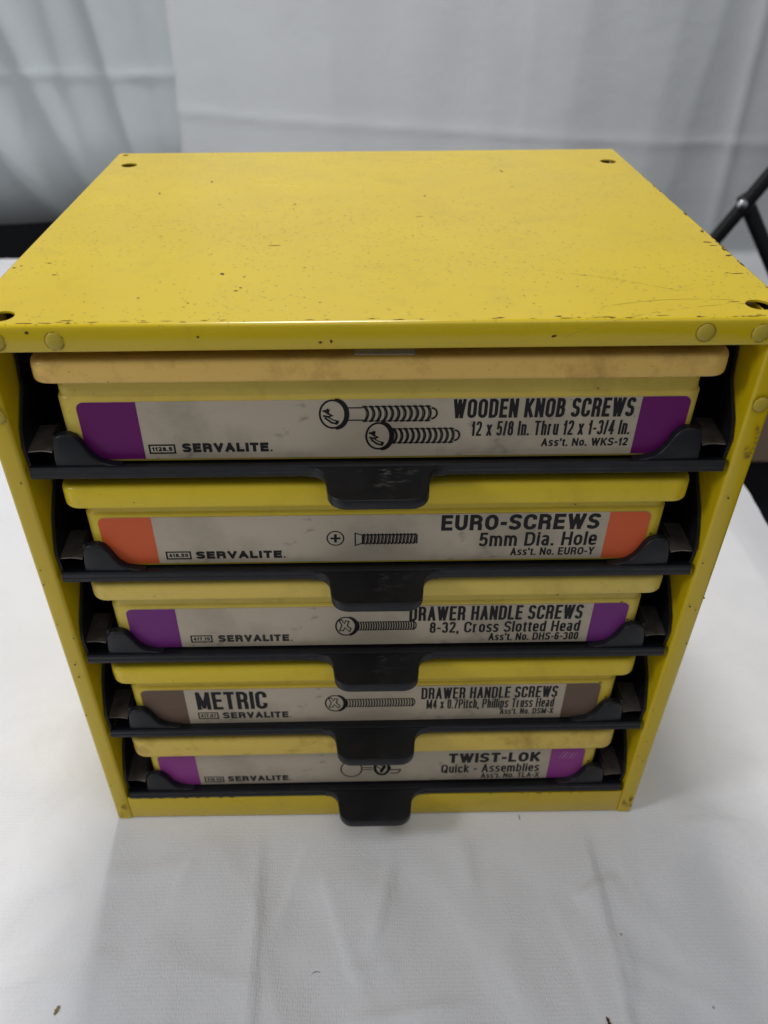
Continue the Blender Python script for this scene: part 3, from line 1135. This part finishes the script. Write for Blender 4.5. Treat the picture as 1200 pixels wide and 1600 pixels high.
def make_box(zb, label, lid0, lid1, lx0, lx1, lz0, lz1, bl, br, lid_m, body_m, paper_m, block_m, xoff=0.0):
    row = ZB.index(zb)
    t = empty("screw_assortment_box", (0, 0, zb), label, "plastic box", "yellow screw boxes in the cabinet")
    t.rotation_euler = (0, BOX_TILT[row], 0)
    Art.adj = (0.0009 + 0.00012 * row, 0.0013 + 0.0002 * row, LAB_DZ[row] - zb)
    z_l = LAB_DZ[row] - zb
    # body with a stepped rim under the lid
    bm = bmesh.new()
    z0 = 0.0053
    ztop = lid0
    zs_ = min(lz1 + z_l + 0.0022, ztop - 0.003)
    loft(bm, -0.1668 + xoff, 0.1668 + xoff, BODY_Y, 0.245, 0.008,
         [(0.0022, z0), (0.0007, z0 + 0.0006), (0.0, z0 + 0.0022), (0.0, zs_ - 0.0012), (0.0003, zs_ - 0.0004), (0.0013, zs_ + 0.0006), (0.0013, ztop + 0.002)])
    from_bm("body", bm, t, body_m, 40)
    # lid with rolled edge and recessed top
    bm = bmesh.new()
    a, b = lid0, lid1
    loft(bm, -0.1750 + xoff, 0.1752 + xoff, 0.0026, 0.250, 0.0105,
         [(0.0016, a), (0.0004, a + 0.0001), (0.0001, a + 0.0006), (0.0001, a + 0.0016), (0.0, a + 0.004), (0.0002, b - 0.0034), (0.0007, b - 0.0018), (0.0018, b - 0.0006), (0.0032, b), (0.0095, b), (0.0110, b - 0.0004), (0.0118, b - 0.0020), (0.0150, b - 0.0024)])
    # slightly uneven moulding
    for v in bm.verts:
        v.co.z += 0.00035 * noise.noise(Vector((v.co.x * 30, v.co.y * 10, zb * 50)))
    from_bm("lid", bm, t, lid_m, 40)
    # paper label
    bm = bmesh.new()
    add_prism(bm, rrect(lx0 + 0.0007, lx1 + 0.0007, lz0 + z_l, lz1 + z_l, 0.0042), 'y', LAB_Y, BODY_Y - 0.00005)
    lab = from_bm("label", bm, t, paper_m, 35)
    seg = 7
    r = 0.0042
    e = 0.00002
    ptsL = [(bl, lz0)] + [(bl, lz1)]
    for i in range(seg + 1):
        an = math.radians(90 + 90 * i / seg)
        ptsL.append((lx0 + r + r * math.cos(an), lz1 - r + r * math.sin(an)))
    for i in range(seg + 1):
        an = math.radians(180 + 90 * i / seg)
        ptsL.append((lx0 + r + r * math.cos(an), lz0 + r + r * math.sin(an)))
    ptsR = [(br, lz1), (br, lz0)]
    for i in range(seg + 1):
        an = math.radians(270 + 90 * i / seg)
        ptsR.append((lx1 - r + r * math.cos(an), lz0 + r + r * math.sin(an)))
    for i in range(seg + 1):
        an = math.radians(0 + 90 * i / seg)
        ptsR.append((lx1 - r + r * math.cos(an), lz1 - r + r * math.sin(an)))
    for pts in (ptsL, ptsR):
        A = Art(LAB_Y - 0.00004)
        A.poly(pts)
        A.build("colour_block", lab, block_m)
    return t, lab


def put_text(lab, name, body, x0, x1, z0, z1, bold, mat='ink', rnd=.5):
    A = Art(INK_Y)
    A.text(body, x0, x1, z0, z1, bold, rnd)
    return A.build(name, lab, M[mat])


def put_maker(lab, price, px0, px1, pz0, pz1, sx0, sx1, sz0, sz1, mat='ink'):
    A = Art(INK_Y)
    w = 0.0010
    A.line([(px0, pz0), (px1, pz0), (px1, pz1), (px0, pz1)], w, True)
    A.text(price, px0 + 0.0013, px1 - 0.0013, pz0 + 0.0012, pz1 - 0.0012, 0.00072)
    A.build("price_mark", lab, M[mat])
    put_text(lab, "maker_name", "SERVALITE", sx0, sx1 - 0.0018, sz0, sz1, 0.00172, mat, .34)
    A = Art(INK_Y)
    A.poly(ell(sx1 - 0.0004, sz0 + 0.0006, 0.0006, 0.0006, 12))
    A.build("maker_name_dot", lab, M[mat])


P1 = paper("aged_label_dark", (0.49, 0.415, 0.315), 0.85)
P2 = paper("aged_label", (0.52, 0.44, 0.335), 0.75)
P3 = paper("aged_label_light", (0.53, 0.445, 0.335), 0.75)
tray_txt = "black sliding tray with %s under the %s box"

# ---- row 1
zb = ZB[0]
make_tray(zb, "black sliding tray with scuffed handle under the Wooden Knob Screws box", M['black_worn'], 1.16)
b1, lab = make_box(zb, "tan lidded box with dark purple label ends reading Wooden Knob Screws, topmost of five", 0.0562, 0.0683,
                   -0.1563, 0.1610, 0.3276, 0.3625, -0.1258, 0.1352,
                   plastic("tan_lid", (0.82, 0.53, 0.14), 0.75), plastic("tan_body", (0.68, 0.52, 0.095), 0.4), P1, flat("dark_purple_ink", (0.135, 0.008, 0.120), .4, .05), 0.0008)
put_text(lab, "title_text", "WOODEN KNOB SCREWS", 0.0368, 0.1318, 0.3508, 0.3622, 0.00183)
put_text(lab, "size_text", "12 x 5/8 In. Thru 12 x 1-3/4 In.", 0.0472, 0.1318, 0.3398, 0.3488, 0.00121)
put_text(lab, "stock_text", "Ass't. No. WKS-12", 0.0855, 0.1322, 0.3328, 0.3378, 0.00099)
put_maker(lab, "1128.5", -0.1232, -0.1100, 0.3312, 0.3362, -0.1060, -0.0585, 0.3315, 0.3372)


def knob_screw(A, cx, cz, r, shank, xe, rt, nthread):
    """round head seen three-quarter with a cross slot, plain shank, then coils"""
    w = 0.00074
    A.line(ell(cx, cz, r * .80, r, 34), w * 1.5, True)
    A.arc(cx + r * .22, cz, r * .72, r * 1.02, -95, 95, w * 2.4, 22)
    A.arc(cx + r * .06, cz, r * .70, r * .96, -80, 80, w * .8, 20)
    # slot in the head
    A.line([(cx - r * .62, cz + r * .22), (cx - r * .25, cz + r * .30), (cx - r * .30, cz + r * .05), (cx - r * .05, cz - r * .10), (cx - r * .30, cz - r * .18), (cx - r * .60, cz - r * .1)], w * 1.6)
    A.poly([(cx - r * .55, cz + r * .18), (cx - r * .3, cz + r * .45), (cx - r * .2, cz + r * .2), (cx - r * .38, cz + r * .05)])
    A.line([(cx - r * .5, cz - r * .25), (cx - r * .1, cz - r * .6), (cx + r * .3, cz - r * .72)], w * 1.5)
    A.line([(cx - r * .35, cz - r * .15), (cx + r * .02, cz - r * .42), (cx + r * .38, cz - r * .52)], w)
    A.poly([(cx + r * .2, cz - r * .45), (cx + r * .4, cz - r * .5), (cx + r * .3, cz - r * .78), (cx + r * .12, cz - r * .7)])
    x = cx + r * .92
    if shank > x:
        A.line([(x, cz + rt * .82), (shank, cz + rt * .82)], w)
        A.line([(x, cz - rt * .82), (shank, cz - rt * .82)], w)
        x = shank
    step = (xe - x) / nthread
    for i in range(nthread + 1):
        px = x + step * i
        rr = rt * (1 if i < nthread - 0.5 else .72)
        A.arc(px - step * .15, cz, step * .95, rr, -86, 88, w * 1.45, 12)
        if i < nthread:
            A.arc(px - step * .05, cz, step * .55, rr * .9, -70, 70, w * .55, 10)
            A.line([(px - step * .1, cz + rr), (px + step * .35, cz + rr * 1.02), (px + step * .8, cz + rr * .9)], w * .9)
            A.line([(px - step * .1, cz - rr), (px + step * .35, cz - rr * 1.02), (px + step * .8, cz - rr * .9)], w * .9)


A = Art(INK_Y)
knob_screw(A, -0.0258, 0.3540, 0.0083, -0.0100, 0.0258, 0.0045, 11)
A.build("screw_drawing", lab, M['ink'])
A = Art(INK_Y)
knob_screw(A, -0.0020, 0.3404, 0.0080, 0.0, 0.0386, 0.0045, 11)
A.build("screw_drawing", lab, M['ink'])
# scrap of white paper stuck on the lid
bm = bmesh.new()
add_prism(bm, [(-0.012, 0.0065), (0.018, 0.0060), (0.0185, 0.030), (-0.010, 0.032)], 'z', 0.0685, 0.0688)
from_bm("paper_scrap", bm, b1, paper("scrap_paper", (0.72, 0.70, 0.70), 0.4), None)

# ---- row 2
zb = ZB[1]
make_tray(zb, "black sliding tray under the orange ended Euro-Screws box, second of five", M['black_rub'], 1.06)
b2, lab = make_box(zb, "bright yellow lidded box with orange label ends reading Euro-Screws", 0.0530, 0.0668,
                   -0.1603, 0.1563, 0.2540, 0.2884, -0.1302, 0.1320,
                   plastic("bright_yellow_lid", (0.74, 0.545, 0.025), 0.25), plastic("bright_yellow_body", (0.68, 0.515, 0.04), 0.25), P2, flat("orange_ink", (0.66, 0.115, 0.035), .4, .06), -0.0006)
put_text(lab, "title_text", "EURO-SCREWS", 0.0345, 0.1266, 0.2762, 0.2876, 0.00244)
put_text(lab, "size_text", "5mm Dia. Hole", 0.0575, 0.1270, 0.2640, 0.2744, 0.00172)
put_text(lab, "stock_text", "Ass't. No. EURO-Y", 0.0768, 0.1268, 0.2568, 0.2626, 0.00107)
put_maker(lab, "418.50", -0.1255, -0.1118, 0.2574, 0.2626, -0.1085, -0.0566, 0.2572, 0.2629)
A = Art(INK_Y)
A.line(ell(-0.0267, 0.2715, 0.0048, 0.0052), 0.0008, True)
A.poly([(-0.0296, 0.2708), (-0.0238, 0.2708), (-0.0238, 0.2722), (-0.0296, 0.2722)])
A.poly([(-0.0275, 0.2684), (-0.0259, 0.2684), (-0.0259, 0.2746), (-0.0275, 0.2746)])
A.build("screw_head_drawing", lab, M['ink'])
A = Art(INK_Y)
A.line([(-0.0152, 0.2752), (-0.0110, 0.2736), (-0.0110, 0.2676), (-0.0152, 0.2660)], 0.0008, True)
zt_, zb_ = 0.2741, 0.2671
xx = -0.0110
nth = 15
st_ = (0.0208 - xx) / nth
top = []
bot = []
for i in range(nth):
    top += [(xx + st_ * i, zt_ - 0.0006), (xx + st_ * (i + .45), zt_ + 0.0004)]
    bot += [(xx + st_ * i, zb_ - 0.0003), (xx + st_ * (i + .45), zb_ + 0.0007)]
top.append((0.0208, zt_ - 0.0006))
bot.append((0.0208, zb_))
A.line(top, 0.0007)
A.line(bot, 0.0007)
A.line([(0.0208, zt_ - .0006), (0.0208, zb_)], 0.0008)
for i in range(nth):
    A.line([(xx + st_ * (i + .15), zb_), (xx + st_ * (i + .50), zt_)], 0.0009)
    A.line([(xx + st_ * (i + .55), zb_ + .0004), (xx + st_ * (i + .9), zt_ - .0004)], 0.0004)
A.build("screw_drawing", lab, M['ink'])

# ---- row 3
zb = ZB[2]
make_tray(zb, "black sliding tray under the purple ended Drawer Handle Screws box, third of five", M['black_rub'])
b3, lab = make_box(zb, "pale yellow lidded box with violet label ends reading Drawer Handle Screws 8-32", 0.0533, 0.0664,
                   -0.1573, 0.1578, 0.1828, 0.2168, -0.1270, 0.1348,
                   plastic("pale_yellow_lid", (0.74, 0.55, 0.11), 0.35), plastic("pale_yellow_body", (0.68, 0.52, 0.09), 0.35), P3, flat("violet_ink", (0.175, 0.028, 0.19), .4, .06), 0.0006)
put_text(lab, "title_text", "DRAWER HANDLE SCREWS", 0.0180, 0.1284, 0.2035, 0.2160, 0.00189)
put_text(lab, "size_text", "8-32, Cross Slotted Head", 0.0314, 0.1285, 0.1924, 0.2022, 0.00150)
put_text(lab, "stock_text", "Ass't. No. DHS-6-300", 0.0700, 0.1287, 0.1848, 0.1916, 0.00113)
put_maker(lab, "417.10", -0.1206, -0.1078, 0.1872, 0.1928, -0.1036, -0.0568, 0.1870, 0.1932, 'ink_soft')


def pan_screw(A, cx, cz, r, xe, rt, nth, w=0.0008):
    A.line(ell(cx, cz, r * .78, r, 30), w * 1.3, True)
    A.arc(cx + r * .12, cz, r * .82, r, -80, 80, w * 2.2, 18)
    A.line([(cx - r * .5, cz + r * .62), (cx - r * .3, cz + r * .1), (cx - r * .5, cz - r * .5), (cx - r * .2, cz - r * .5), (cx - r * .08, cz - r * .15), (cx + r * .3, cz - r * .62), (cx + r * .42, cz - r * .3), (cx + r * .12, cz + r * .05), (cx + r * .25, cz + r * .55), (cx + r * .0, cz + r * .62), (cx - r * .1, cz + r * .3), (cx - r * .3, cz + r * .72)], w, True)
    x = cx + r * .95
    A.line([(x, cz + rt), (xe - rt * .5, cz + rt)], w * .7)
    A.line([(x, cz - rt), (xe - rt * .5, cz - rt)], w * .7)
    A.arc(xe - rt * .6, cz, rt * .6, rt, -88, 88, w, 10)
    st = (xe - rt * .6 - x) / nth
    for i in range(nth + 1):
        A.arc(x + st * i - st * .2, cz, st * .7, rt, -82, 82, w * 1.15, 9)


A = Art(INK_Y)
pan_screw(A, -0.0222, 0.1996, 0.0080, 0.0226, 0.0037, 22)
A.build("screw_drawing", lab, M['ink'])

# ---- row 4
zb = ZB[3]
make_tray(zb, "black sliding tray under the brown ended Metric box, fourth of five", M['black'])
b4, lab = make_box(zb, "bright yellow lidded box with brown label ends reading Metric", 0.0536, 0.0680,
                   -0.1612, 0.1536, 0.1056, 0.1412, -0.1323, 0.1288,
                   plastic("lemon_lid", (0.74, 0.54, 0.028), 0.25), plastic("lemon_body", (0.68, 0.505, 0.045), 0.3), P3, flat("brown_ink", (0.145, 0.095, 0.066), .4, .08), -0.0012)
put_text(lab, "title_text", "METRIC", -0.1255, -0.0775, 0.1203, 0.1388, 0.00281)
put_text(lab, "subtitle_text", "DRAWER HANDLE SCREWS", 0.0285, 0.1232, 0.1276, 0.1394, 0.00159)
put_text(lab, "size_text", "M4 x 0.7Pitch, Phillips Truss Head", 0.0324, 0.1222, 0.1172, 0.1270, 0.00113)
put_text(lab, "stock_text", "Ass't. No. DSM-X", 0.0847, 0.1228, 0.1100, 0.1162, 0.00099, 'ink_soft')
put_maker(lab, "417.07", -0.1256, -0.1126, 0.1108, 0.1170, -0.1092, -0.0620, 0.1106, 0.1172, 'ink_soft')
A = Art(INK_Y)
pan_screw(A, -0.0312, 0.1248, 0.0082, 0.0242, 0.0041, 24)
A.build("screw_drawing", lab, M['ink'])

# ---- row 5
zb = ZB[4]
make_tray(zb, "lowest black sliding tray, its handle hanging over the cloth under the Twist-Lok box", M['black'])
b5, lab = make_box(zb, "stained yellow lidded box with magenta label ends reading Twist-Lok, lowest of five", 0.0486, 0.0668,
                   -0.1610, 0.1548, 0.0332, 0.0690, -0.1340, 0.1286,
                   plastic("stained_yellow_lid", (0.74, 0.53, 0.10), 0.9), plastic("stained_yellow_body", (0.68, 0.52, 0.07), 0.3), P2, flat("magenta_ink", (0.28, 0.045, 0.24), .35, .08), -0.0010)
put_text(lab, "title_text", "TWIST-LOK", 0.0517, 0.1206, 0.0540, 0.0656, 0.00262)
put_text(lab, "size_text", "Quick - Assemblies", 0.0466, 0.1213, 0.0418, 0.0520, 0.00150)
put_text(lab, "stock_text", "Ass't. No. TLA-X", 0.0774, 0.1222, 0.0345, 0.0408, 0.00102, 'ink_soft')
put_maker(lab, "418.50", -0.1305, -0.1170, 0.0362, 0.0424, -0.1137, -0.0667, 0.0366, 0.0430, 'ink_soft')
A = Art(INK_Y)
A.line(ell(-0.0210, 0.0490, 0.0078, 0.0095), 0.0010, True)
A.line([(-0.0130, 0.0508), (-0.0050, 0.0502)], 0.0009)
A.line([(-0.0130, 0.0482), (-0.0050, 0.0478)], 0.0009)
A.line(ell(0.0018, 0.0500, 0.0052, 0.0086), 0.0022, True)
A.poly([(0.000, 0.0455), (0.0015, 0.0430), (0.0050, 0.0510), (0.0036, 0.0545)])
A.line([(-0.002, 0.052), (0.003, 0.046)], 0.0009)
A.line([(-0.001, 0.055), (0.005, 0.049)], 0.0009)
A.line([(0.008, 0.051), (0.008, 0.047), (0.0155, 0.0475), (0.0155, 0.0455), (0.0135, 0.0430), (0.008, 0.0428)], 0.0011)
A.build("fastener_drawing", lab, M['ink'])

A = Art(INK_Y)  # glare on the right magenta block, drawn as lighter slanted streaks
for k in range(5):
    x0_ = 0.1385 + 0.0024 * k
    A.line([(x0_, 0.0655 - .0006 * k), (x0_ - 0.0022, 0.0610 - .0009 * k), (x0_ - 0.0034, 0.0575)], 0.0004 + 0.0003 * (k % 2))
A.build("glare_streaks", lab, flat("painted_glare", (0.40, 0.20, 0.38), .3, .1))

# ================================================================== crumbs on the cloth


def crumb(name, x, y, length, wid, rot, mat, label, cat, curve=0.0, lift=0.0):
    bm = bmesh.new()
    N = 8
    rings = []
    for i in range(N + 1):
        t = i / N * 2 - 1
        k = math.sqrt(max(0.02, 1 - t * t)) * (1 + .25 * math.sin(i * 2.3))
        cx, cy = t * length / 2, curve * (1 - t * t)
        rings.append([bm.verts.new((cx, cy + wid / 2 * k * math.cos(a), wid / 2 * k * (1 + math.sin(a)) * .8)) for a in [j * math.pi / 3 for j in range(6)]])
    for a, b in zip(rings, rings[1:]):
        for j in range(6):
            bm.faces.new((a[j], a[(j + 1) % 6], b[(j + 1) % 6], b[j]))
    bm.faces.new(rings[0])
    bm.faces.new(rings[-1])
    o = from_bm(name, bm, None, mat, 50)
    o.location = (x, y, cloth_z(x, y) + lift)
    o.rotation_euler = (0, 0, rot)
    tag(o, label, cat)
    return o


crumb("husk", -0.2066, -0.1345, 0.0060, 0.0022, 1.2, flat("husk_tan", (0.30, 0.22, 0.12), .7, .5), "small tan husk lying on the white cloth at the lower left corner", "crumb")
crumb("splinter", 0.1435, -0.1465, 0.0085, 0.0019, 1.75, flat("splinter_brown", (0.07, 0.04, 0.018), .7, .5), "dark brown splinter lying on the white cloth near the lower right", "crumb")
crumb("thread", -0.0420, -0.1135, 0.0060, 0.0005, 0.1, flat("thread_grey", (0.10, 0.09, 0.08), .8, .2), "thin curved dark thread lying on the white cloth in front", "thread", 0.0012)
crumb("sliver", 0.1120, -0.0035, 0.0050, 0.0006, 1.6, flat("sliver_brown", (0.12, 0.05, 0.03), .8, .2), "tiny reddish sliver lying on the cloth against the cabinet's bottom rail", "crumb")
